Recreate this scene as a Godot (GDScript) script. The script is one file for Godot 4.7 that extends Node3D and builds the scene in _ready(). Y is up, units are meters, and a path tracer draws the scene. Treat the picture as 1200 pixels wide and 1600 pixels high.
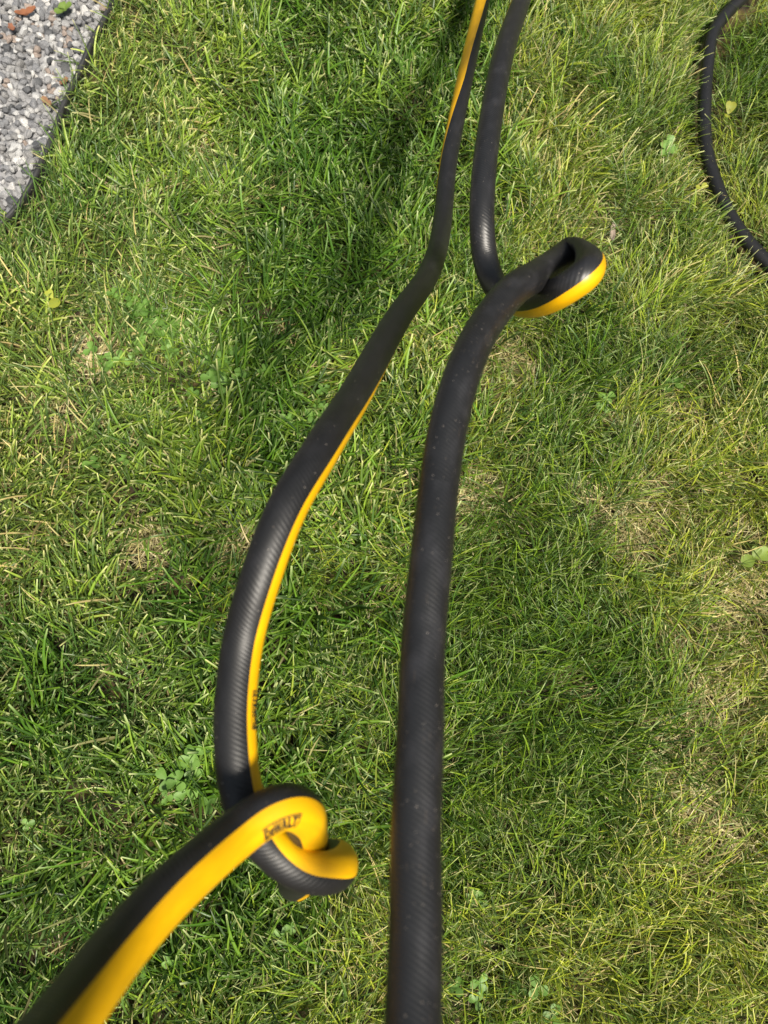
extends Node3D

const HOSE_R := 0.012
const SOIL := 0.0

var rng := RandomNumberGenerator.new()
var taken := {}
var mats := {}


func numbered(called: String) -> String:
	var n: int = taken.get(called, 0)
	taken[called] = n + 1
	return called if n == 0 else "%s_%03d" % [called, n]


func tag(o: Node, label: String, category: String, group := "") -> Node:
	o.set_meta("label", label)
	o.set_meta("category", category)
	if group != "":
		o.set_meta("group", group)
	return o


func base(called: String, label: String, category: String, at: Vector3, group := "") -> Node3D:
	var o := Node3D.new()
	o.name = numbered(called)
	add_child(o)
	o.position = at
	tag(o, label, category, group)
	return o


func part(called: String, mesh: Mesh, m: Material, parent: Node, at := Vector3.ZERO) -> MeshInstance3D:
	var o := MeshInstance3D.new()
	o.name = called
	o.mesh = mesh
	o.material_override = m
	o.position = at
	parent.add_child(o, true)
	return o


# ---------------------------------------------------------------- mesh buffer
class Buf:
	var v := PackedVector3Array()
	var n := PackedVector3Array()
	var c := PackedColorArray()
	var u := PackedVector2Array()
	var i := PackedInt32Array()

	func add(p: Vector3, nn: Vector3, col := Color.WHITE, uv := Vector2.ZERO) -> int:
		v.append(p)
		n.append(nn)
		c.append(col)
		u.append(uv)
		return v.size() - 1

	func tri(a: int, b: int, d: int) -> void:
		i.append(a)
		i.append(b)
		i.append(d)

	func quad(a: int, b: int, d: int, e: int) -> void:   # a-b along theta, d-e the next ring
		tri(a, d, b)
		tri(b, d, e)

	func mesh() -> ArrayMesh:
		var arr := []
		arr.resize(Mesh.ARRAY_MAX)
		arr[Mesh.ARRAY_VERTEX] = v
		arr[Mesh.ARRAY_NORMAL] = n
		arr[Mesh.ARRAY_COLOR] = c
		arr[Mesh.ARRAY_TEX_UV] = u
		arr[Mesh.ARRAY_INDEX] = i
		var m := ArrayMesh.new()
		m.add_surface_from_arrays(Mesh.PRIMITIVE_TRIANGLES, arr)
		return m


# ---------------------------------------------------------------- the path of a hose
class Track:
	var p := PackedVector3Array()
	var t := PackedVector3Array()
	var n := PackedVector3Array()
	var b := PackedVector3Array()
	var s := PackedFloat32Array()
	var mid := PackedFloat32Array()   # angle of the stripe's middle
	var knot := PackedInt32Array()    # sample index of each control point

	func _init(ctrl: Array, smooth: int) -> void:
		var step := 0.0025
		var count := ctrl.size()
		for k in count - 1:
			var p1: Vector3 = ctrl[k]
			var p2: Vector3 = ctrl[k + 1]
			var p0: Vector3 = ctrl[k - 1] if k > 0 else p1 * 2.0 - p2
			var p3: Vector3 = ctrl[k + 2] if k + 2 < count else p2 * 2.0 - p1
			var d1 := sqrt(p0.distance_to(p1))
			var d2 := sqrt(p1.distance_to(p2))
			var d3 := sqrt(p2.distance_to(p3))
			var m1 := (p1 - p0) / d1 - (p2 - p0) / (d1 + d2) + (p2 - p1) / d2
			var m2 := (p2 - p1) / d2 - (p3 - p1) / (d2 + d3) + (p3 - p2) / d3
			m1 *= d2
			m2 *= d2
			var parts := maxi(2, int(ceil(p1.distance_to(p2) / step)))
			knot.append(p.size())
			for q in parts:
				var x := float(q) / parts
				var x2 := x * x
				var x3 := x2 * x
				p.append(p1 * (2 * x3 - 3 * x2 + 1) + m1 * (x3 - 2 * x2 + x) + p2 * (-2 * x3 + 3 * x2) + m2 * (x3 - x2))
		knot.append(p.size())
		p.append(ctrl[count - 1])
		for r in smooth:
			var old := p.duplicate()
			for k in range(1, p.size() - 1):
				p[k] = old[k] * 0.5 + (old[k - 1] + old[k + 1]) * 0.25
		var len := 0.0
		for k in p.size():
			var tt := (p[mini(k + 1, p.size() - 1)] - p[maxi(k - 1, 0)]).normalized()
			t.append(tt)
			if k > 0:
				len += p[k].distance_to(p[k - 1])
			s.append(len)
			var nn: Vector3
			if k == 0:
				nn = tt.cross(Vector3(0.3, 1, 0.2)).normalized()
			else:
				nn = n[k - 1]
				nn = (nn - tt * nn.dot(tt)).normalized()
			n.append(nn)
			b.append(tt.cross(nn))
		mid.resize(p.size())

	func stripe(keys: Array) -> void:
		var at := []
		var an := []
		var last := 0.0
		for key in keys:
			var k: int = knot[int(key[0])]
			var d: Vector3 = key[1]
			var a := atan2(d.dot(b[k]), d.dot(n[k]))
			if at.size() > 0:
				a = last + wrapf(a - last, -PI, PI)
			at.append(s[k])
			an.append(a)
			last = a
		for k in p.size():
			var x := s[k]
			var a: float = an[0]
			if x >= at[at.size() - 1]:
				a = an[an.size() - 1]
			else:
				for q in range(at.size() - 1):
					if x >= at[q] and x < at[q + 1]:
						var w: float = (x - at[q]) / (at[q + 1] - at[q])
						w = lerpf(w, w * w * (3 - 2 * w), 0.6)
						a = lerpf(an[q], an[q + 1], w)
			mid[k] = a
		for r in 6:
			var old := mid.duplicate()
			for k in range(1, p.size() - 1):
				mid[k] = old[k] * 0.5 + (old[k - 1] + old[k + 1]) * 0.25

	func where(x: float) -> int:
		return clampi(s.bsearch(x), 0, s.size() - 1)

	func point(x: float, ang: float, r: float) -> Array:
		var k := clampi(s.bsearch(x), 1, s.size() - 1)
		var w := clampf((x - s[k - 1]) / (s[k] - s[k - 1]), 0, 1)
		var c := p[k - 1].lerp(p[k], w)
		var nn := n[k - 1].lerp(n[k], w)
		var bb := b[k - 1].lerp(b[k], w)
		var out := (nn * cos(ang) + bb * sin(ang)).normalized()
		return [c + out * r, out, lerpf(mid[k - 1], mid[k], w)]


func sector(tr: Track, from: float, to: float, parts: int, r: float, shift: Vector3, pinch: Array, cap := false) -> ArrayMesh:
	var m := Buf.new()
	for k in tr.p.size():
		var flat := 0.0
		var into := Vector3.UP
		for q in pinch:   # a tight bend squeezes the tube oval
			var mid: float = tr.s[tr.knot[int(q[0])]]
			var x: float = (tr.s[k] - mid) / q[1]
			flat = maxf(flat, q[2] * exp(-x * x))
			var e := tr.where(mid)
			into = tr.t[k].cross(tr.t[mini(e + 4, tr.t.size() - 1)].cross(tr.t[maxi(e - 4, 0)])).normalized()
		for j in parts + 1:
			var a := tr.mid[k] + lerpf(from, to, float(j) / parts)
			var out := tr.n[k] * cos(a) + tr.b[k] * sin(a)
			var place := out
			if flat > 0.01:
				var c := out.dot(into)
				place = out - into * c * flat + (out - into * c) * flat * 0.45
				out = (out - into * c * -0.6 * flat).normalized()
			m.add(tr.p[k] + place * r - shift, out, Color.WHITE, Vector2(tr.s[k] / 0.3, lerpf(from, to, float(j) / parts) / TAU))
	for k in tr.p.size() - 1:
		for j in parts:
			var q := k * (parts + 1) + j
			m.quad(q, q + 1, q + parts + 1, q + parts + 2)
	if cap:
		for e in 2:
			var k := 0 if e == 0 else tr.p.size() - 1
			var nn := -tr.t[k] if e == 0 else tr.t[k]
			var c := m.add(tr.p[k] - shift, nn)
			var ring := []
			for j in 25:
				var a := TAU * j / 24.0
				ring.append(m.add(tr.p[k] + (tr.n[k] * cos(a) + tr.b[k] * sin(a)) * (r - 0.0002) - shift, nn))
			for j in 24:
				if e == 0:
					m.tri(c, ring[j], ring[j + 1])
				else:
					m.tri(c, ring[j + 1], ring[j])
	return m.mesh()


func lettering(tr: Track, at: float, long: float, shift: Vector3, flip: float, high: float) -> ArrayMesh:
	var font := SystemFont.new()
	font.font_names = PackedStringArray(["Droid Sans"])
	font.font_weight = 800
	var tm := TextMesh.new()
	tm.font = font
	tm.font_size = 64
	tm.pixel_size = 0.01
	tm.depth = 0.0
	tm.curve_step = 1.5
	tm.text = "DeWALT"
	var arr := tm.get_mesh_arrays()
	var tv: PackedVector3Array = arr[Mesh.ARRAY_VERTEX]
	var ti: PackedInt32Array = arr[Mesh.ARRAY_INDEX]
	var lo := Vector2(1e9, 1e9)
	var hi := -lo
	for q in tv:
		lo = lo.min(Vector2(q.x, q.y))
		hi = hi.max(Vector2(q.x, q.y))
	var size := hi - lo
	var k := long / size.x
	var tall := size.y * k * 1.4
	var m := Buf.new()
	var flat := []
	for q in tv:
		flat.append(Vector2((q.x - lo.x - size.x / 2) * k, (q.y - lo.y - size.y / 2) / size.y * tall + high))
	var coat := 0
	for stroke in [Vector2(-0.00017, 0), Vector2(0.00017, 0), Vector2(0, 0.00012), Vector2(0, -0.00012)]:   # the ink has spread a little
		for q in flat:
			var px: float = at + flip * (q.x + stroke.x)
			var e := tr.point(px, 0, 0)
			var f := tr.point(px, e[2] - flip * (q.y + stroke.y) / HOSE_R, HOSE_R + 0.0003 + coat * 0.00002)
			m.add(f[0] - shift, f[1])
		for q in range(0, ti.size(), 3):
			m.tri(ti[q] + coat * flat.size(), ti[q + 1] + coat * flat.size(), ti[q + 2] + coat * flat.size())
		coat += 1
	# the thin frame round the letters
	var w := long / 2 + 0.0011
	var h := tall / 2 + 0.0011
	var th := 0.0006
	for bar in [[-w, high - h, w, high - h + th], [-w, high + h - th, w, high + h], [-w, high - h + th, -w + th, high + h - th], [w - th, high - h + th, w, high + h - th]]:
		var nx := 12 if bar[2] - bar[0] > 0.01 else 1
		var ny := 8 if bar[3] - bar[1] > 0.004 else 1
		var first := m.v.size()
		for x in nx + 1:
			for y in ny + 1:
				var px := lerpf(bar[0], bar[2], float(x) / nx)
				var py := lerpf(bar[1], bar[3], float(y) / ny)
				var e := tr.point(at + flip * px, 0, 0)
				var f := tr.point(at + flip * px, e[2] - flip * py / HOSE_R, HOSE_R + 0.0003)
				m.add(f[0] - shift, f[1])
		for x in nx:
			for y in ny:
				var q := first + x * (ny + 1) + y
				m.quad(q + 1, q, q + ny + 2, q + ny + 1)
	return m.mesh()


# ---------------------------------------------------------------- grass
func blade(m: Buf, root: Vector3, az: float, tilt: float, droop: float, long: float, wide: float, col: Color, cut: bool, twist: float, side_bend: float) -> void:
	var segs := 6
	var at := root
	var prev := -1
	for k in segs + 1:
		var x := float(k) / segs
		var th := tilt + droop * x * x
		var a := az + side_bend * x
		var d := Vector3(cos(a) * sin(th), cos(th), sin(a) * sin(th))
		if k > 0:
			at += d * long / segs
		var flat := Vector3(-sin(a), 0, cos(a))
		var up := flat.cross(d)
		var tw := twist * (x - 0.2)
		var side := flat * cos(tw) + up * sin(tw)
		var nor := side.cross(d).normalized()
		var w: float
		if cut:
			w = wide * (0.55 + 0.45 * sin(PI * minf(x * 0.75 + 0.18, 1.0))) * (1.0 if x < 0.95 else 0.8)
		else:
			w = wide * (0.6 + 0.5 * x) * sqrt(maxf(1.0 - pow(x, 2.2), 0.0015))
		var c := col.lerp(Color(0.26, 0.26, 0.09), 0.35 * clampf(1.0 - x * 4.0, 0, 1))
		if cut and k == segs:
			c = col.lerp(Color(0.60, 0.62, 0.30), 0.7)
		var p := at
		var q := m.add(p - side * w * 0.5 + nor * w * 0.16, (nor - side * -0.42).normalized(), c)
		m.add(p, nor, c.lightened(0.06))
		m.add(p + side * w * 0.5 + nor * w * 0.16, (nor - side * 0.42).normalized(), c)
		if prev >= 0:
			m.quad(prev, prev + 1, q, q + 1)
			m.quad(prev + 1, prev + 2, q + 1, q + 2)
		prev = q


func tuft(kind: Dictionary) -> ArrayMesh:
	var m := Buf.new()
	var cols: Array = kind.colours
	for k in int(kind.n):
		var r: float = kind.spread * sqrt(rng.randf())
		var f := rng.randf() * TAU
		var root := Vector3(cos(f) * r, -0.002, sin(f) * r)
		var az := rng.randfn(0.0, kind.fan)
		var tilt := rng.randf_range(kind.tilt[0], kind.tilt[1])
		var droop := rng.randf_range(kind.droop[0], kind.droop[1])
		droop = minf(droop, 1.72 - tilt)
		var col: Color = cols[rng.randi() % cols.size()]
		col = col * rng.randf_range(0.55, 1.3)
		if rng.randf() < kind.dead:
			col = Color(0.41, 0.365, 0.15) * rng.randf_range(0.6, 1.15)
		blade(m, root, az, tilt, droop, rng.randf_range(kind.long[0], kind.long[1]), rng.randf_range(kind.wide[0], kind.wide[1]), col, rng.randf() < kind.cut, rng.randfn(0, 0.8), rng.randfn(0, 0.28))
	return m.mesh()


func edge_x(z: float) -> float:
	var e := EDGE
	for k in e.size() - 1:
		if z <= e[k + 1].y or k == e.size() - 2:
			return lerpf(e[k].x, e[k + 1].x, (z - e[k].y) / (e[k + 1].y - e[k].y))
	return e[0].x


const EDGE := [Vector2(-0.40, -2.6), Vector2(-0.47, -1.75), Vector2(-0.524, -1.455), Vector2(-0.541, -1.38), Vector2(-0.562, -1.299), Vector2(-0.582, -1.212), Vector2(-0.6, -1.122), Vector2(-0.618, -1.021), Vector2(-0.642, -0.944), Vector2(-0.678, -0.888), Vector2(-0.735, -0.83), Vector2(-0.88, -0.76), Vector2(-1.7, -0.40)]
const STRAW := [[0.369, -0.880, 0.09], [0.118, -0.383, 0.075], [0.391, -0.341, 0.085], [0.509, -0.209, 0.09], [0.337, -0.518, 0.05], [-0.369, -0.321, 0.06], [0.496, -0.563, 0.05], [0.215, -0.632, 0.06], [-0.335, -1.035, 0.05], [-0.524, -0.54, 0.045], [0.409, -0.002, 0.07], [0.485, -0.098, 0.08], [-0.241, -0.286, 0.04], [0.16, -0.60, 0.06], [0.43, 0.10, 0.06], [-0.48, -0.66, 0.05], [0.55, -0.30, 0.05]]


func straw_at(x: float, z: float) -> float:
	var v := 0.0
	for q in STRAW:
		var d: float = Vector2(x - q[0], z - q[1]).length() / (q[2] * 0.92)
		v = maxf(v, exp(-d * d))
	return v


const TINT_SPOTS := [[0.206, -0.219, 0.17, -0.5], [0.290, -0.586, 0.15, -0.45], [-0.075, -0.136, 0.14, -0.4], [-0.044, -1.108, 0.22, -0.5], [-0.148, -0.737, 0.16, -0.35], [-0.330, -0.046, 0.14, -0.45], [0.202, -0.046, 0.15, -0.45], [0.643, -1.173, 0.16, -0.3], [0.041, -0.632, 0.10, 0.5], [0.517, -0.287, 0.14, 0.5], [-0.490, -0.389, 0.16, 0.45], [0.297, -0.952, 0.12, 0.45], [0.475, 0.097, 0.16, 0.4], [-0.431, -1.195, 0.2, 0.35], [0.142, -0.536, 0.08, 0.3], [-0.587, -0.724, 0.1, 0.35]]


func tint_shift_at(x: float, z: float) -> float:   # hand-placed spots that turn the blade tint darker, or paler and yellower
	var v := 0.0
	for q in TINT_SPOTS:
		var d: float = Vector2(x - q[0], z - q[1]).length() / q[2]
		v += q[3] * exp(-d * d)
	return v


func grass(track: Track) -> void:
	var gm := StandardMaterial3D.new()
	gm.vertex_color_use_as_albedo = true
	gm.roughness = 0.34
	gm.metallic_specular = 0.36
	gm.cull_mode = BaseMaterial3D.CULL_DISABLED
	gm.backlight_enabled = true
	gm.backlight = Color(0.6, 0.62, 0.22).linear_to_srgb()
	var green := [Color(0.104, 0.207, 0.005), Color(0.141, 0.258, 0.007), Color(0.068, 0.157, 0.005), Color(0.182, 0.295, 0.012), Color(0.041, 0.103, 0.005), Color(0.077, 0.176, 0.006)]
	var pale := [Color(0.146, 0.245, 0.016), Color(0.102, 0.195, 0.011), Color(0.066, 0.140, 0.009), Color(0.221, 0.326, 0.038), Color(0.048, 0.107, 0.007)]
	var fine := [Color(0.170, 0.258, 0.005), Color(0.112, 0.201, 0.005), Color(0.229, 0.295, 0.010), Color(0.074, 0.148, 0.004), Color(0.048, 0.100, 0.004)]
	var straw := [Color(0.58, 0.49, 0.24), Color(0.48, 0.39, 0.17), Color(0.66, 0.57, 0.33), Color(0.36, 0.33, 0.10)]
	var kinds := [
		{"n": 12, "spread": 0.024, "fan": 0.95, "tilt": [0.25, 1.2], "droop": [0.05, 0.7], "long": [0.045, 0.088], "wide": [0.0021, 0.0037], "cut": 0.5, "dead": 0.025, "colours": green},
		{"n": 13, "spread": 0.024, "fan": 1.05, "tilt": [0.3, 1.25], "droop": [0.05, 0.7], "long": [0.036, 0.074], "wide": [0.0017, 0.0030], "cut": 0.55, "dead": 0.06, "colours": pale},
		{"n": 22, "spread": 0.024, "fan": 0.7, "tilt": [0.35, 1.2], "droop": [0.1, 0.8], "long": [0.042, 0.082], "wide": [0.0010, 0.0018], "cut": 0.5, "dead": 0.08, "colours": fine},
		{"n": 22, "spread": 0.024, "fan": 1.8, "tilt": [1.0, 1.5], "droop": [0.0, 0.3], "long": [0.025, 0.06], "wide": [0.0009, 0.0020], "cut": 0.6, "dead": 0.2, "colours": straw},
	]
	var spots := []   # for every kind and variant: [Transform3D, Color]
	var variants := 6
	for k in kinds.size() * variants:
		spots.append([])
	var flow := FastNoiseLite.new()
	flow.seed = 11
	flow.frequency = 5.0
	var tone := FastNoiseLite.new()
	tone.seed = 5
	tone.frequency = 3.2
	var patch := FastNoiseLite.new()
	patch.seed = 23
	patch.frequency = 8.0
	var x0 := -1.3
	while x0 < 1.3:
		var z0 := -2.2
		while z0 < 0.68:
			var x := x0 + rng.randf_range(-0.012, 0.012)
			var z := z0 + rng.randf_range(-0.012, 0.012)
			z0 += 0.0205
			if x < edge_x(z) + 0.007:
				continue
			var dead := straw_at(x, z)
			var near := 1.0
			if x > 0.5 and z < -0.6:
				for k in range(0, track.p.size(), 4):
					near = minf(near, Vector2(track.p[k].x - x, track.p[k].z - z).length())
			if near < 0.024:
				continue
			var f := clampf((x - 0.05) * 5.0 + patch.get_noise_2d(x, z) * 1.6 + (z + 0.75) * 1.3, -1, 1)   # fine fescue towards the near right
			var g := clampf((-x - 0.28) * 4.0 + tone.get_noise_2d(x + 9, z) * 1.4, -1, 1)
			var kind := 0
			var roll := rng.randf()
			if roll < dead * 0.84 or roll < 0.035:
				kind = 3
			elif f > rng.randf_range(-0.3, 0.9):
				kind = 2
			elif g > rng.randf_range(-0.4, 0.8):
				kind = 1
			if dead > 0.55 and kind != 3 and rng.randf() < 0.35:
				continue
			var v := rng.randi() % variants
			var yaw := flow.get_noise_2d(x, z) * 5.0 + rng.randfn(0, 0.7)
			var sc := rng.randf_range(0.8, 1.2) * (1.05 + 0.4 * patch.get_noise_2d(x * 1.3 + 40, z * 1.3)) * (0.72 if near < 0.06 else 1.0)
			var tn := tone.get_noise_2d(x, z) * 0.8 + 0.5 * patch.get_noise_2d(x + 3, z + 5) + tint_shift_at(x, z)
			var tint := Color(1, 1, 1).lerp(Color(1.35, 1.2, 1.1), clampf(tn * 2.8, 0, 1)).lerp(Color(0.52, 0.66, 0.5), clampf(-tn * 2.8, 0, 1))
			var up := sc * rng.randf_range(0.85, 1.15) * (0.75 if near < 0.03 else 1.0)
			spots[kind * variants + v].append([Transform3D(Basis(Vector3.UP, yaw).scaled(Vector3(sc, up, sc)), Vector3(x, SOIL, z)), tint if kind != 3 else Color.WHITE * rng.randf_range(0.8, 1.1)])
		x0 += 0.0205
	var lawn := Node3D.new()
	lawn.name = "lawn_grass"
	add_child(lawn)
	lawn.set_meta("kind", "stuff")
	tag(lawn, "mown lawn of green blades with straw coloured dry patches", "grass")
	for k in kinds.size():
		for v in variants:
			var list: Array = spots[k * variants + v]
			if list.is_empty():
				continue
			var mm := MultiMesh.new()
			mm.transform_format = MultiMesh.TRANSFORM_3D
			mm.use_colors = true
			mm.mesh = tuft(kinds[k])
			mm.instance_count = list.size()
			for q in list.size():
				mm.set_instance_transform(q, list[q][0])
				mm.set_instance_color(q, list[q][1])
			var o := MultiMeshInstance3D.new()
			o.name = ["broad_grass", "pale_grass", "fine_grass", "dry_grass"][k]
			o.multimesh = mm
			o.material_override = gm
			o.set_meta("kind", "stuff")
			lawn.add_child(o, true)


# ---------------------------------------------------------------- gravel
func stone_mesh() -> ArrayMesh:
	var sp := SphereMesh.new()
	sp.radius = 1.0
	sp.height = 2.0
	sp.radial_segments = 9
	sp.rings = 5
	var arr := sp.get_mesh_arrays()
	var v: PackedVector3Array = arr[Mesh.ARRAY_VERTEX]
	var idx: PackedInt32Array = arr[Mesh.ARRAY_INDEX]
	var planes := []
	for k in 9:
		planes.append([Vector3(rng.randfn(), rng.randfn(), rng.randfn()).normalized(), rng.randf_range(0.5, 0.85)])
	var sc := Vector3(rng.randf_range(0.95, 1.3), rng.randf_range(0.6, 0.85), rng.randf_range(0.75, 1.0))
	for k in v.size():
		var p := v[k]
		for q in planes:
			var over: float = p.dot(q[0]) - q[1]
			if over > 0:
				p -= q[0] * over * 0.93
		v[k] = p * sc
	var st := SurfaceTool.new()
	st.begin(Mesh.PRIMITIVE_TRIANGLES)
	for k in range(0, idx.size(), 3):
		var a := v[idx[k]]
		var b := v[idx[k + 1]]
		var c := v[idx[k + 2]]
		var nn := (c - a).cross(b - a)
		if nn.length() < 1e-6:
			continue
		for q in [a, b, c]:
			st.set_normal((nn.normalized() * 0.94 + q.normalized() * 0.06).normalized())
			st.add_vertex(q)
	return st.commit()


func speckle(seed_: int, lo: Color, hi: Color, freq: float) -> NoiseTexture2D:
	var nz := FastNoiseLite.new()
	nz.seed = seed_
	nz.frequency = freq
	nz.fractal_octaves = 4
	var t := NoiseTexture2D.new()
	t.width = 256
	t.height = 256
	t.seamless = true
	t.noise = nz
	var ramp := Gradient.new()
	ramp.set_color(0, lo)
	ramp.set_color(1, hi)
	ramp.set_offset(0, 0.35)
	ramp.set_offset(1, 0.65)
	t.color_ramp = ramp
	return t


func gravel() -> void:
	var bed := Node3D.new()
	bed.name = "gravel_bed"
	bed.set_meta("kind", "structure")
	tag(bed, "strip of crushed grey granite gravel in the corner behind black edging", "gravel bed")
	add_child(bed)
	var shades := [Color(0.40, 0.40, 0.405), Color(0.27, 0.275, 0.29), Color(0.55, 0.55, 0.545), Color(0.11, 0.115, 0.125), Color(0.70, 0.69, 0.67), Color(0.42, 0.34, 0.29), Color(0.34, 0.335, 0.33), Color(0.09, 0.095, 0.10)]
	var sm := []
	for k in shades.size():
		var m := StandardMaterial3D.new()
		m.albedo_color = (shades[k] as Color).linear_to_srgb()
		m.albedo_texture = speckle(40 + k, Color(0.36, 0.36, 0.38), Color(1, 1, 1), 0.09)
		m.uv1_triplanar = true
		m.uv1_scale = Vector3(0.45, 0.45, 0.45)
		m.roughness = 0.75
		sm.append(m)
	var shapes := []
	for k in 14:
		shapes.append(stone_mesh())
	var all := []
	var x0 := -1.7
	while x0 < -0.38:
		var z0 := -2.5
		while z0 < -0.3:
			var x := x0 + rng.randf_range(-0.006, 0.006)
			var z := z0 + rng.randf_range(-0.006, 0.006)
			z0 += 0.0147
			if x > edge_x(z) - 0.010:
				continue
			all.append(Vector3(x, rng.randf_range(-0.003, 0.006), z))
		x0 += 0.0147
	all.sort_custom(func(a: Vector3, b: Vector3) -> bool: return a.distance_squared_to(Vector3(-0.62, 0, -1.2)) < b.distance_squared_to(Vector3(-0.62, 0, -1.2)))
	var fb := Buf.new()
	for k in EDGE.size():
		for e in 2:
			fb.add(Vector3(EDGE[k].x - (0.002 if e == 1 else 1.5), -0.0085, EDGE[k].y - (0.0 if e == 1 else 0.5)), Vector3.UP)
	for k in EDGE.size() - 1:
		fb.quad(k * 2 + 1, k * 2, k * 2 + 3, k * 2 + 2)
	var grit := StandardMaterial3D.new()
	grit.albedo_color = Color(0.50, 0.50, 0.51)
	grit.roughness = 0.95
	part("gravel_base", fb.mesh(), grit, bed)
	var under := []
	for k in all.size():
		var at: Vector3 = all[k]
		var size := rng.randf_range(0.0062, 0.0104)
		if rng.randf() < 0.12:
			size *= 1.3
		var bs := Basis.from_euler(Vector3(rng.randfn(0, 0.5), rng.randf() * TAU, rng.randfn(0, 0.5))).scaled_local(Vector3.ONE * size)
		var w := rng.randf()
		var shade := 0 if w < 0.24 else 1 if w < 0.40 else 2 if w < 0.60 else 3 if w < 0.70 else 4 if w < 0.82 else 5 if w < 0.87 else 6 if w < 0.96 else 7
		if k < 290:
			var o := part("stone", shapes[rng.randi() % shapes.size()], sm[shade], bed, at)
			o.basis = bs
		else:
			under.append([Transform3D(bs, at), shades[shade]])
		for e in 2:
			under.append([Transform3D(bs.rotated(Vector3.UP, 1.3 + e), at + Vector3(rng.randf_range(-0.009, 0.009), -0.008 - 0.004 * e, rng.randf_range(-0.009, 0.009))), shades[(shade + e) % 7]])
	var um := StandardMaterial3D.new()
	um.vertex_color_use_as_albedo = true
	um.albedo_texture = speckle(60, Color(0.36, 0.36, 0.38), Color(1, 1, 1), 0.09)
	um.uv1_triplanar = true
	um.uv1_scale = Vector3(0.45, 0.45, 0.45)
	um.roughness = 0.8
	for v in 4:
		var list := []
		for k in range(v, under.size(), 4):
			list.append(under[k])
		var mm := MultiMesh.new()
		mm.transform_format = MultiMesh.TRANSFORM_3D
		mm.use_colors = true
		mm.mesh = shapes[v]
		mm.instance_count = list.size()
		for q in list.size():
			mm.set_instance_transform(q, list[q][0])
			mm.set_instance_color(q, list[q][1])
		var o := MultiMeshInstance3D.new()
		o.name = "gravel"
		o.multimesh = mm
		o.material_override = um
		o.set_meta("kind", "stuff")
		bed.add_child(o, true)


func edging() -> void:
	# a strip of black plastic on edge with a rounded bead along its top
	var prof := [Vector2(-0.0025, -0.05), Vector2(-0.0025, 0.012), Vector2(-0.004, 0.015), Vector2(-0.005, 0.019), Vector2(-0.004, 0.023), Vector2(-0.0015, 0.025), Vector2(0.0015, 0.025), Vector2(0.004, 0.023), Vector2(0.005, 0.019), Vector2(0.004, 0.015), Vector2(0.0025, 0.012), Vector2(0.0025, -0.05)]
	var m := Buf.new()
	var pts := []
	for e in EDGE:
		pts.append(Vector3(e.x, 0.0, e.y))
	var tr := Track.new(pts, 30)
	var org := Vector3(-0.6, 0, -1.1)
	for k in tr.p.size():
		var side := Vector3(tr.t[k].z, 0, -tr.t[k].x).normalized()
		for j in prof.size():
			var q0: Vector2 = prof[maxi(j - 1, 0)]
			var q1: Vector2 = prof[mini(j + 1, prof.size() - 1)]
			var d := (q1 - q0).normalized()
			var nn := (side * -d.y + Vector3.UP * d.x).normalized()
			m.add(tr.p[k] + side * prof[j].x + Vector3.UP * (prof[j].y + 0.0015 * sin(tr.s[k] * 40.0)) - org, nn, Color.WHITE, Vector2(tr.s[k] / 0.3, j / 12.0))
	for k in tr.p.size() - 1:
		for j in prof.size() - 1:
			var q := k * prof.size() + j
			m.quad(q + 1, q, q + prof.size() + 1, q + prof.size())
	var pm := StandardMaterial3D.new()
	pm.albedo_color = Color(0.20, 0.20, 0.205)
	pm.albedo_texture = speckle(3, Color(0.75, 0.75, 0.75), Color(1, 1, 1), 0.03)
	pm.roughness = 0.5
	var o := part("lawn_edging", m.mesh(), pm, self, org)
	tag(o, "black plastic lawn edging curving between the gravel and the grass", "edging")


# ---------------------------------------------------------------- hoses
func rubber(rough: float, dusty: float, seed_: int) -> StandardMaterial3D:
	var w := 2048
	var h := 256
	var nz := FastNoiseLite.new()
	nz.seed = seed_
	nz.frequency = 0.02
	var r := RandomNumberGenerator.new()
	r.seed = seed_
	var high := Image.create(w, h, false, Image.FORMAT_L8)
	var colr := Image.create(w, h, false, Image.FORMAT_RGB8)
	var data := PackedByteArray()
	data.resize(w * h)
	var cd := PackedByteArray()
	cd.resize(w * h * 3)
	for y in h:
		for x in w:
			var ph := TAU * (104.0 * x / w + 15.0 * y / h)
			var wob := nz.get_noise_2d(x * 0.5, y)
			data[y * w + x] = int(clampf(128 + 60 * sin(ph + wob * 0.8) * (0.75 + 0.5 * wob) + 16 * wob, 0, 255))
			var g := 20.0 + 5.0 * nz.get_noise_2d(x * 0.35 + 700, y * 1.4) + 9.0 * dusty * clampf(nz.get_noise_2d(x * 0.2 + 90, y * 0.7) * 2.0, 0, 1)
			var q := (y * w + x) * 3
			cd[q] = int(g)
			cd[q + 1] = int(g * 0.985)
			cd[q + 2] = int(g * 1.06)
	for k in int(260 * dusty):     # specks of soil and dust, a few fine scratches
		var x := r.randi() % w
		var y := r.randi() % h
		var a := r.randi_range(70, 150)
		var lx := 1 + r.randi() % 5
		var ly := 1 + r.randi() % 2
		if r.randf() < 0.10:
			lx = 12 + r.randi() % 40
			ly = 1
			a = r.randi_range(50, 66)
		for i in lx:
			for j in ly:
				var q := (((y + j) % h) * w + (x + i) % w) * 3
				cd[q] = a
				cd[q + 1] = a - 8
				cd[q + 2] = a - 16
	high.set_data(w, h, false, Image.FORMAT_L8, data)
	colr.set_data(w, h, false, Image.FORMAT_RGB8, cd)
	var m := StandardMaterial3D.new()
	m.albedo_texture = ImageTexture.create_from_image(colr)
	m.heightmap_enabled = true
	m.heightmap_texture = ImageTexture.create_from_image(high)
	m.heightmap_scale = 0.027
	m.roughness = rough
	m.metallic_specular = 0.5
	return m


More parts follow.
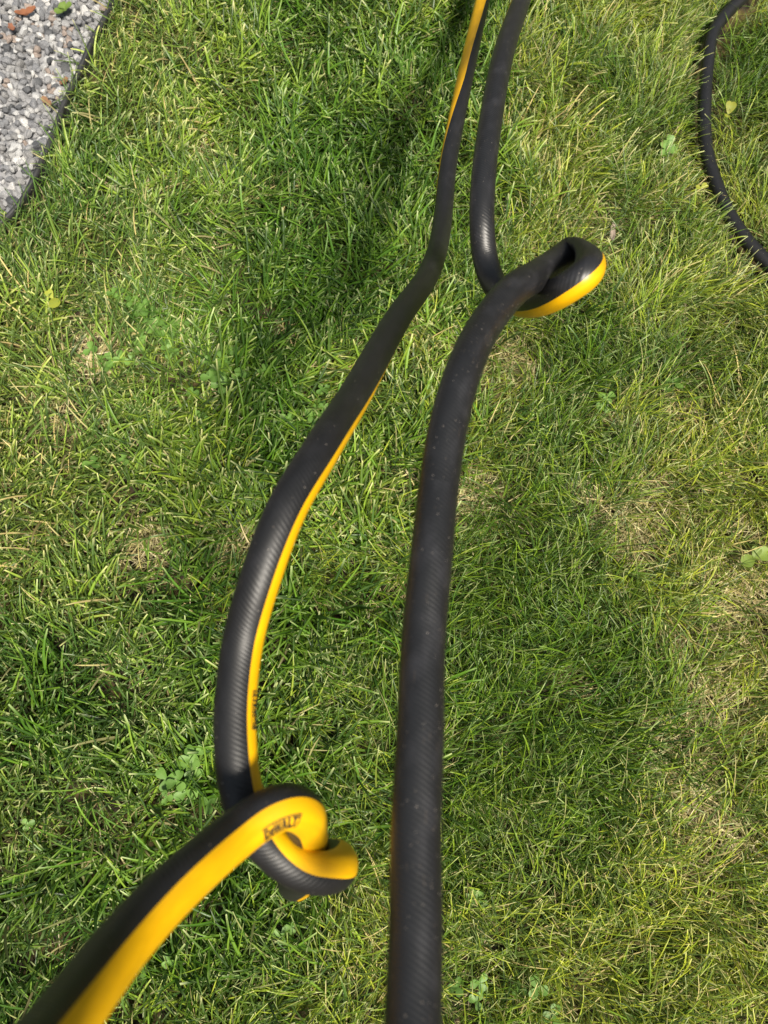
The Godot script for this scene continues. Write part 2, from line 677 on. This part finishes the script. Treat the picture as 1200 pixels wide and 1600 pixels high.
func hose(label: String, ctrl: Array, keys: Array, smooth: int, org: Vector3, black: Material, yellow: Material, ink: Material, prints: Array, pinch := []) -> Track:
	var tr := Track.new(ctrl, smooth)
	tr.stripe(keys)
	var o := base("garden_hose", label, "garden hose", org, "garden hose lengths over the lawn")
	var half := deg_to_rad(57)
	part("rubber_jacket", sector(tr, half, TAU - half, 34, HOSE_R, org, pinch, true), black, o)
	part("yellow_stripe", sector(tr, -half, half, 18, HOSE_R, org, pinch), yellow, o)
	for q in prints:
		part("lettering", lettering(tr, tr.s[tr.knot[int(q[0])]] + q[1], 0.0205, org, 1.0, q[2]), ink, o)
	return tr


# ---------------------------------------------------------------- small plants and litter
func leaflet_mesh(col: Color, long: float) -> ArrayMesh:
	# an obovate leaflet with a shallow fold along its midrib, a notch at its tip and a paler chevron
	var m := Buf.new()
	var rows := 7
	for k in rows + 1:
		var x := float(k) / rows
		var w := long * 0.92 * (0.12 + 1.05 * pow(sin(PI * clampf(x * 0.86 + 0.02, 0, 1)), 0.75) * (0.45 + 0.55 * x))
		if k == rows:
			w *= 0.75
		for j in 5:
			var y := (j - 2) / 2.0
			var px := x * long + (-0.06 * long if k == rows and j == 2 else 0.0)
			var pz := y * w * 0.5
			var py := absf(y) * w * 0.13 + sin(x * PI) * long * 0.05
			var chev := clampf(1.0 - absf(x - 0.5 - absf(y) * 0.12) * 7.0, 0, 1)
			var c := col.lerp(Color(0.20, 0.30, 0.10), chev * 0.25)
			m.add(Vector3(px, py, pz), Vector3(-0.1 * cos(x * PI), 1, -signf(y) * 0.25).normalized(), c)
	for k in rows:
		for j in 4:
			var q := k * 5 + j
			m.quad(q, q + 1, q + 5, q + 6)
	return m.mesh()


func stalk_mesh(from: Vector3, to: Vector3, r: float, col: Color) -> ArrayMesh:
	var m := Buf.new()
	for k in 5:
		var x := k / 4.0
		var p := from.lerp(to, x) + Vector3(0, 0.006 * sin(x * PI), 0)
		for j in 6:
			var a := TAU * j / 5.0
			var out := Vector3(cos(a), 0, sin(a))
			m.add(p + out * r, out, col)
	for k in 4:
		for j in 5:
			var q := k * 6 + j
			m.quad(q + 1, q, q + 7, q + 6)
	return m.mesh()


func clover(label: String, spots: Array, size := 0.0135, lift := 0.032) -> void:
	var c := Vector3(spots[0][0], 0, spots[0][1])
	var o := base("clover_plant", label, "clover", c, "clover growing in the lawn")
	var leaves := spots.duplicate()
	for q in spots:
		for e in 1 if spots.size() > 3 else 0:
			leaves.append([q[0] + rng.randfn(0, 0.016), q[1] + rng.randfn(0, 0.016)])
	for q in leaves:
		var top := Vector3(q[0], lift + rng.randf_range(-0.008, 0.008), q[1]) - c
		var root := top * 0.7
		root.y = 0.002
		var stalk := part("leaf", stalk_mesh(root, top, 0.0006, Color(0.12, 0.20, 0.05)), mats.leaf, o)
		var yaw := rng.randf() * TAU
		var lean := Basis.from_euler(Vector3(rng.randfn(0, 0.22), 0, rng.randfn(0, 0.22)))
		var s := size / 0.0135 * rng.randf_range(0.65, 1.2)
		for k in 3:
			var lf := part("leaflet", mats.leaflets[rng.randi() % 3], mats.leaf, stalk)
			lf.transform = Transform3D(lean * Basis(Vector3.UP, yaw + k * TAU / 3.0 + rng.randfn(0, 0.12)) * Basis(Vector3(0, 0, 1), rng.randf_range(-0.05, 0.22)), top).scaled_local(Vector3.ONE * s)


func dead_leaf(called: String, label: String, category: String, at: Vector3, size: Vector2, col: Color, yaw: float) -> void:
	# a curled scrap of leaf or bark with some thickness and a ragged outline
	var m := Buf.new()
	var rows := 8
	for layer in 2:
		for k in rows + 1:
			var x := float(k) / rows
			var w := size.y * sqrt(maxf(sin(PI * (0.06 + 0.88 * x)), 0.0)) * rng.randf_range(0.4, 1.2)
			for j in 5:
				var y := (j - 2) / 2.0
				var lift := 0.18 * size.x * pow(2 * x - 1, 2) + absf(y) * w * 0.22
				m.add(Vector3((x - 0.5) * size.x, lift - layer * 0.0009, y * w * 0.5), Vector3(-0.3 * (2 * x - 1), 1, -y * 0.35).normalized() * (1 if layer == 0 else -1), col * rng.randf_range(0.8, 1.2))
	var per := (rows + 1) * 5
	for k in rows:
		for j in 4:
			var q := k * 5 + j
			m.quad(q, q + 1, q + 5, q + 6)
			m.quad(per + q + 1, per + q, per + q + 6, per + q + 5)
	var o := part(numbered(called), m.mesh(), mats.dry, self, at)
	o.rotation = Vector3(rng.randfn(0, 0.2), yaw, rng.randfn(0, 0.2))
	tag(o, label, category)


func weed(label: String, at: Vector3, blades: Array, col: Color) -> void:
	var o := base("broadleaf_weed", label, "weed", at)
	for q in blades:
		var m := leaflet_mesh(col * rng.randf_range(0.85, 1.15), q[1])
		var lf := part("leaf", m, mats.leaf, o, Vector3(0, q[2], 0))
		lf.rotation = Vector3(0, q[0], rng.randf_range(0.1, 0.45))


func _ready() -> void:
	rng.seed = 2024
	# ------------------------------------------------ camera, sky, sun
	var cam := Camera3D.new()
	cam.name = "camera"
	add_child(cam)
	cam.position = Vector3(0, 1.15, 0)
	cam.rotation = Vector3(deg_to_rad(-72), 0, 0)
	cam.near = 0.05
	cam.far = 600
	var lens := CameraAttributesPhysical.new()
	lens.frustum_focal_length = 18.12
	lens.frustum_focus_distance = 0.95
	lens.exposure_aperture = 5.6
	cam.attributes = lens
	cam.fov = 67.0
	cam.current = true

	var env := Environment.new()
	env.background_mode = Environment.BG_SKY
	var sky := Sky.new()
	var psm := ProceduralSkyMaterial.new()
	psm.sky_top_color = Color(0.88, 0.94, 1.0)
	psm.sky_horizon_color = Color(0.47, 0.51, 0.56)
	psm.sky_curve = 0.35
	psm.ground_bottom_color = Color(0.25, 0.28, 0.2)
	psm.ground_horizon_color = Color(0.5, 0.52, 0.46)
	psm.sky_energy_multiplier = 0.56
	sky.sky_material = psm
	env.sky = sky
	env.tonemap_mode = Environment.TONE_MAPPER_LINEAR
	env.tonemap_exposure = 1.8
	env.sdfgi_enabled = true
	env.ssao_enabled = true
	env.ssil_enabled = true
	var we := WorldEnvironment.new()
	we.name = "world"
	we.environment = env
	add_child(we)

	var sun := DirectionalLight3D.new()
	sun.name = "sun"
	sun.light_color = Color(1.0, 0.965, 0.905)
	sun.light_energy = 1.6
	sun.light_angular_distance = 10.0
	sun.shadow_enabled = true
	add_child(sun)
	sun.look_at_from_position(Vector3.ZERO, Vector3(-0.28, -0.83, -0.50))

	# ------------------------------------------------ ground
	var soil := StandardMaterial3D.new()
	soil.albedo_texture = speckle(9, Color(0.15, 0.125, 0.08), Color(0.30, 0.255, 0.14), 0.02)
	soil.uv1_world_triplanar = true
	soil.uv1_triplanar = true
	soil.uv1_scale = Vector3(4, 4, 4)
	soil.roughness = 0.95
	var pm := PlaneMesh.new()
	pm.size = Vector2(400, 400)
	pm.subdivide_width = 8
	pm.subdivide_depth = 8
	var ground := part("ground", pm, soil, self, Vector3(0, SOIL - 0.012, 0))
	ground.set_meta("kind", "structure")
	tag(ground, "brown soil and thatch under the lawn", "ground")

	# ------------------------------------------------ gravel and its edging
	gravel()
	edging()

	# ------------------------------------------------ the hoses
	var black := rubber(0.50, 0.8, 7)
	var worn := rubber(0.46, 1.5, 19)
	worn.metallic_specular = 0.55
	var plain := rubber(0.47, 0.3, 31)
	plain.heightmap_enabled = false
	var yellow := StandardMaterial3D.new()
	yellow.albedo_color = Color(0.85, 0.645, 0.02)
	yellow.albedo_texture = speckle(70, Color(0.94, 0.94, 0.92), Color(1, 1, 1), 0.02)
	yellow.roughness = 0.38
	var ink := StandardMaterial3D.new()
	ink.albedo_color = Color(0.09, 0.085, 0.08)
	ink.roughness = 0.6
	var left := [Vector3(-0.109, 0.909, 0.094), Vector3(-0.111, 0.840, 0.085), Vector3(-0.106, 0.793, 0.069), Vector3(-0.093, 0.765, 0.052), Vector3(-0.073, 0.731, 0.033), Vector3(-0.062, 0.723, 0.025), Vector3(-0.052, 0.717, 0.021), Vector3(-0.045, 0.702, 0.025), Vector3(-0.045, 0.663, 0.037), Vector3(-0.050, 0.596, 0.055), Vector3(-0.057, 0.543, 0.073), Vector3(-0.063, 0.520, 0.084), Vector3(-0.064, 0.543, 0.081), Vector3(-0.057, 0.577, 0.073), Vector3(-0.046, 0.600, 0.066), Vector3(-0.037, 0.603, 0.059), Vector3(-0.029, 0.620, 0.058), Vector3(-0.029, 0.647, 0.061), Vector3(-0.036, 0.657, 0.061), Vector3(-0.049, 0.667, 0.057), Vector3(-0.065, 0.677, 0.044), Vector3(-0.075, 0.688, 0.028), Vector3(-0.080, 0.693, 0.013), Vector3(-0.083, 0.695, -0.004), Vector3(-0.085, 0.696, -0.032), Vector3(-0.082, 0.699, -0.068), Vector3(-0.071, 0.715, -0.102), Vector3(-0.058, 0.719, -0.140), Vector3(-0.039, 0.697, -0.190), Vector3(-0.022, 0.643, -0.252), Vector3(0.012, 0.538, -0.382), Vector3(0.047, 0.439, -0.498), Vector3(0.066, 0.365, -0.595), Vector3(0.077, 0.319, -0.679), Vector3(0.089, 0.291, -0.787), Vector3(0.118, 0.270, -0.950), Vector3(0.166, 0.180, -1.221), Vector3(0.206, 0.097, -1.453), Vector3(0.245, 0.040, -1.660), Vector3(0.290, 0.030, -1.900), Vector3(0.330, 0.030, -2.200)]
	var left_keys := [[1, Vector3(0.998, 0.020, 0.054)], [2, Vector3(0.970, 0.137, 0.202)], [5, Vector3(0.654, 0.589, 0.475)], [6, Vector3(0.660, 0.531, 0.530)], [10, Vector3(0.883, 0.026, 0.468)], [11, Vector3(0.732, 0.394, 0.556)], [12, Vector3(0.917, -0.018, 0.398)], [15, Vector3(0.374, -0.577, -0.726)], [16, Vector3(0.883, -0.134, -0.449)], [17, Vector3(0.722, 0.190, -0.665)], [18, Vector3(0.537, 0.368, -0.759)], [19, Vector3(0.641, 0.350, -0.683)], [22, Vector3(0.941, -0.190, -0.279)], [26, Vector3(0.938, -0.247, 0.242)], [28, Vector3(0.713, -0.450, 0.537)], [30, Vector3(0.167, -0.735, 0.657)], [32, Vector3(-0.188, -0.832, 0.521)], [34, Vector3(-0.903, -0.425, -0.060)], [35, Vector3(-0.786, 0.551, -0.281)], [36, Vector3(-0.329, 0.874, -0.359)]]
	var centre := [Vector3(0.011, 0.801, 0.134), Vector3(0.012, 0.782, 0.102), Vector3(0.014, 0.770, 0.069), Vector3(0.015, 0.759, 0.031), Vector3(0.018, 0.749, -0.013), Vector3(0.021, 0.737, -0.062), Vector3(0.026, 0.732, -0.106), Vector3(0.033, 0.720, -0.160), Vector3(0.040, 0.715, -0.199), Vector3(0.051, 0.707, -0.239), Vector3(0.069, 0.685, -0.285), Vector3(0.094, 0.663, -0.328), Vector3(0.120, 0.636, -0.361), Vector3(0.144, 0.614, -0.390), Vector3(0.157, 0.608, -0.402), Vector3(0.161, 0.623, -0.392), Vector3(0.158, 0.646, -0.365), Vector3(0.148, 0.660, -0.343), Vector3(0.137, 0.650, -0.339), Vector3(0.126, 0.617, -0.350), Vector3(0.116, 0.565, -0.383), Vector3(0.104, 0.526, -0.426), Vector3(0.097, 0.521, -0.459), Vector3(0.093, 0.536, -0.488), Vector3(0.097, 0.538, -0.545), Vector3(0.109, 0.522, -0.624), Vector3(0.131, 0.487, -0.743), Vector3(0.178, 0.404, -0.939), Vector3(0.248, 0.282, -1.212), Vector3(0.330, 0.150, -1.500), Vector3(0.410, 0.055, -1.750), Vector3(0.480, 0.030, -2.000), Vector3(0.550, 0.030, -2.300)]
	var centre_keys := [[1, Vector3(0.025, -0.900, 0.434)], [8, Vector3(-0.047, -0.987, 0.154)], [11, Vector3(-0.479, -0.848, 0.226)], [18, Vector3(0.200, -0.253, 0.947)], [20, Vector3(-0.059, -0.630, 0.774)], [23, Vector3(-0.219, -0.956, -0.195)], [26, Vector3(-0.682, -0.722, 0.122)], [27, Vector3(-0.944, -0.315, -0.099)]]
	hose("black hose with a wide yellow stripe, twisted into a coil at its near end", left, left_keys, 9, Vector3(-0.05, 0.66, 0.02), black, yellow, ink, [[6, -0.0095, 0.0], [23, 0.025, 0.0048]])
	hose("thick black hose held up through the middle, kinked into a loop showing yellow", centre, centre_keys, 4, Vector3(0.1, 0.62, -0.3), worn, yellow, ink, [], [[15, 0.030, 0.45]])
	var lying := []
	for q in [Vector2(1.060, -1.500), Vector2(0.930, -1.560), Vector2(0.800, -1.510), Vector2(0.693, -1.414), Vector2(0.650, -1.363), Vector2(0.626, -1.322), Vector2(0.607, -1.248), Vector2(0.592, -1.166), Vector2(0.584, -1.101), Vector2(0.583, -1.029), Vector2(0.590, -0.977), Vector2(0.601, -0.917), Vector2(0.621, -0.863), Vector2(0.646, -0.819), Vector2(0.686, -0.765), Vector2(0.760, -0.720), Vector2(0.870, -0.690), Vector2(0.990, -0.700), Vector2(1.100, -0.760)]:
		lying.append(Vector3(q.x, 0.026 + 0.003 * sin(q.y * 14.0), q.y))
	var lay := hose("plain black hose lying in a curve in the grass along the right edge", lying, [[0, Vector3(0, -1, 0)]], 30, Vector3(0.6, 0.026, -1.0), plain, yellow, ink, [])

	# ------------------------------------------------ lawn
	grass(lay)

	# ------------------------------------------------ clover, weeds, litter
	var leaf := StandardMaterial3D.new()
	leaf.vertex_color_use_as_albedo = true
	leaf.roughness = 0.55
	leaf.cull_mode = BaseMaterial3D.CULL_DISABLED
	leaf.backlight_enabled = true
	leaf.backlight = Color(0.5, 0.6, 0.2).linear_to_srgb()
	mats.leaf = leaf
	var dry := StandardMaterial3D.new()
	dry.vertex_color_use_as_albedo = true
	dry.roughness = 0.8
	mats.dry = dry
	mats.leaflets = [leaflet_mesh(Color(0.125, 0.245, 0.04), 0.0135), leaflet_mesh(Color(0.15, 0.28, 0.05), 0.0135), leaflet_mesh(Color(0.10, 0.20, 0.035), 0.0135)]
	clover("largest patch of clover, left of the striped hose and below the gravel corner", [[-0.451, -0.744], [-0.421, -0.732], [-0.382, -0.717], [-0.358, -0.707], [-0.384, -0.686], [-0.365, -0.674], [-0.339, -0.683], [-0.402, -0.653], [-0.348, -0.638], [-0.462, -0.628], [-0.444, -0.622], [-0.410, -0.624], [-0.396, -0.662], [-0.37, -0.69], [-0.352, -0.66]])
	clover("second clover patch, between the largest patch and the striped hose", [[-0.290, -0.624], [-0.265, -0.626], [-0.250, -0.642], [-0.278, -0.587], [-0.255, -0.589], [-0.232, -0.592], [-0.307, -0.564], [-0.271, -0.607], [-0.262, -0.575]])
	clover("single clover leaf just below the second clover patch", [[-0.291, -0.522], [-0.283, -0.51]])
	clover("lone three-part clover leaf left of the striped hose", [[-0.152, -0.522]], 0.016)
	clover("small bright clover touching the left side of the striped hose", [[-0.099, -0.567], [-0.105, -0.544], [-0.122, -0.531], [-0.095, -0.533]], 0.0145)
	clover("clover leaf near the top edge, left of the thin yellow stripe", [[0.025, -1.255], [0.035, -1.24]], 0.016)
	clover("pale clover leaf a little left of the black hose in the grass", [[0.511, -1.055], [0.505, -1.04]], 0.016)
	clover("clover leaf beside a straw patch far right of the kinked loop", [[0.459, -0.580], [0.469, -0.583]], 0.016)
	clover("two clover leaves in darker grass below the kinked loop", [[0.351, -0.544], [0.357, -0.558]])
	clover("clover group left of the coil, beside the striped hose's lowest bend", [[-0.293, 0.044], [-0.272, 0.002], [-0.282, 0.024], [-0.263, 0.010]], 0.015)
	clover("clover leaf tucked against the upper side of the coil", [[-0.238, 0.052]])
	clover("lone clover leaf near the left edge beside the coil", [[-0.476, 0.077]])
	clover("clover leaf close to the right side of the thick middle hose", [[0.115, 0.166], [0.125, 0.172]], 0.014)
	clover("clover group at the bottom edge right beside the thick middle hose", [[0.093, 0.271], [0.120, 0.263], [0.117, 0.286]], 0.0135)
	clover("clover group at the bottom edge, farther right of the thick middle hose", [[0.171, 0.273], [0.193, 0.269], [0.213, 0.301]], 0.0125)
	clover("clover leaves in the grass directly below the coil", [[-0.120, 0.201], [-0.132, 0.210]])
	clover("clover leaves under the widest yellow part near the bottom left", [[-0.305, 0.248], [-0.274, 0.239]])
	clover("clover leaves midway down the left part of the lawn", [[-0.453, -0.444], [-0.407, -0.451]])
	weed("yellow green broad-leaved weed at the right edge", Vector3(0.552, 0.0, -0.292), [[0.3, 0.026, 0.03], [3.6, 0.024, 0.032], [1.2, 0.018, 0.03]], Color(0.17, 0.24, 0.035))
	weed("small yellow leaf weed right beside the black hose in the grass", Vector3(0.627, 0.0, -1.125), [[1.3, 0.022, 0.034], [4.2, 0.012, 0.032]], Color(0.26, 0.27, 0.03))
	weed("tiny yellow leaf weed left of the black hose in the grass", Vector3(0.556, 0.0, -0.958), [[0.6, 0.013, 0.036], [2.9, 0.011, 0.034]], Color(0.26, 0.27, 0.03))
	weed("yellow leaf weed in the lawn just below the gravel corner", Vector3(-0.549, 0.0, -0.733), [[5.2, 0.024, 0.04], [2.2, 0.016, 0.04]], Color(0.30, 0.33, 0.04))
	weed("light green seedling growing among the gravel stones", Vector3(-0.624, 0.004, -1.401), [[0.2, 0.019, 0.012], [1.9, 0.015, 0.012], [3.9, 0.021, 0.01], [5.1, 0.011, 0.012], [2.9, 0.012, 0.014]], Color(0.15, 0.23, 0.045))
	dead_leaf("wood_chip", "pale grey wood chip on the straw above the kinked loop", "wood chip", Vector3(0.393, 0.034, -0.865), Vector2(0.036, 0.009), Color(0.24, 0.19, 0.15), 1.45)
	dead_leaf("dry_leaf", "large rust orange dry leaf on the gravel at the corner", "dry leaf", Vector3(-0.70, 0.013, -1.395), Vector2(0.042, 0.016), Color(0.17, 0.065, 0.028), 0.6)
	dead_leaf("dry_leaf", "orange dry leaf scrap by the left edge of the gravel", "dry leaf", Vector3(-0.722, 0.013, -1.355), Vector2(0.02, 0.013), Color(0.16, 0.065, 0.035), 2.0)
	dead_leaf("dry_leaf", "brown leaf scrap against the black edging, nearer the top", "dry leaf", Vector3(-0.604, 0.012, -1.222), Vector2(0.022, 0.013), Color(0.16, 0.085, 0.045), 1.1)
	dead_leaf("dry_leaf", "brown leaf scrap against the black edging, halfway along the gravel", "dry leaf", Vector3(-0.628, 0.012, -1.175), Vector2(0.026, 0.012), Color(0.17, 0.095, 0.05), 2.4)
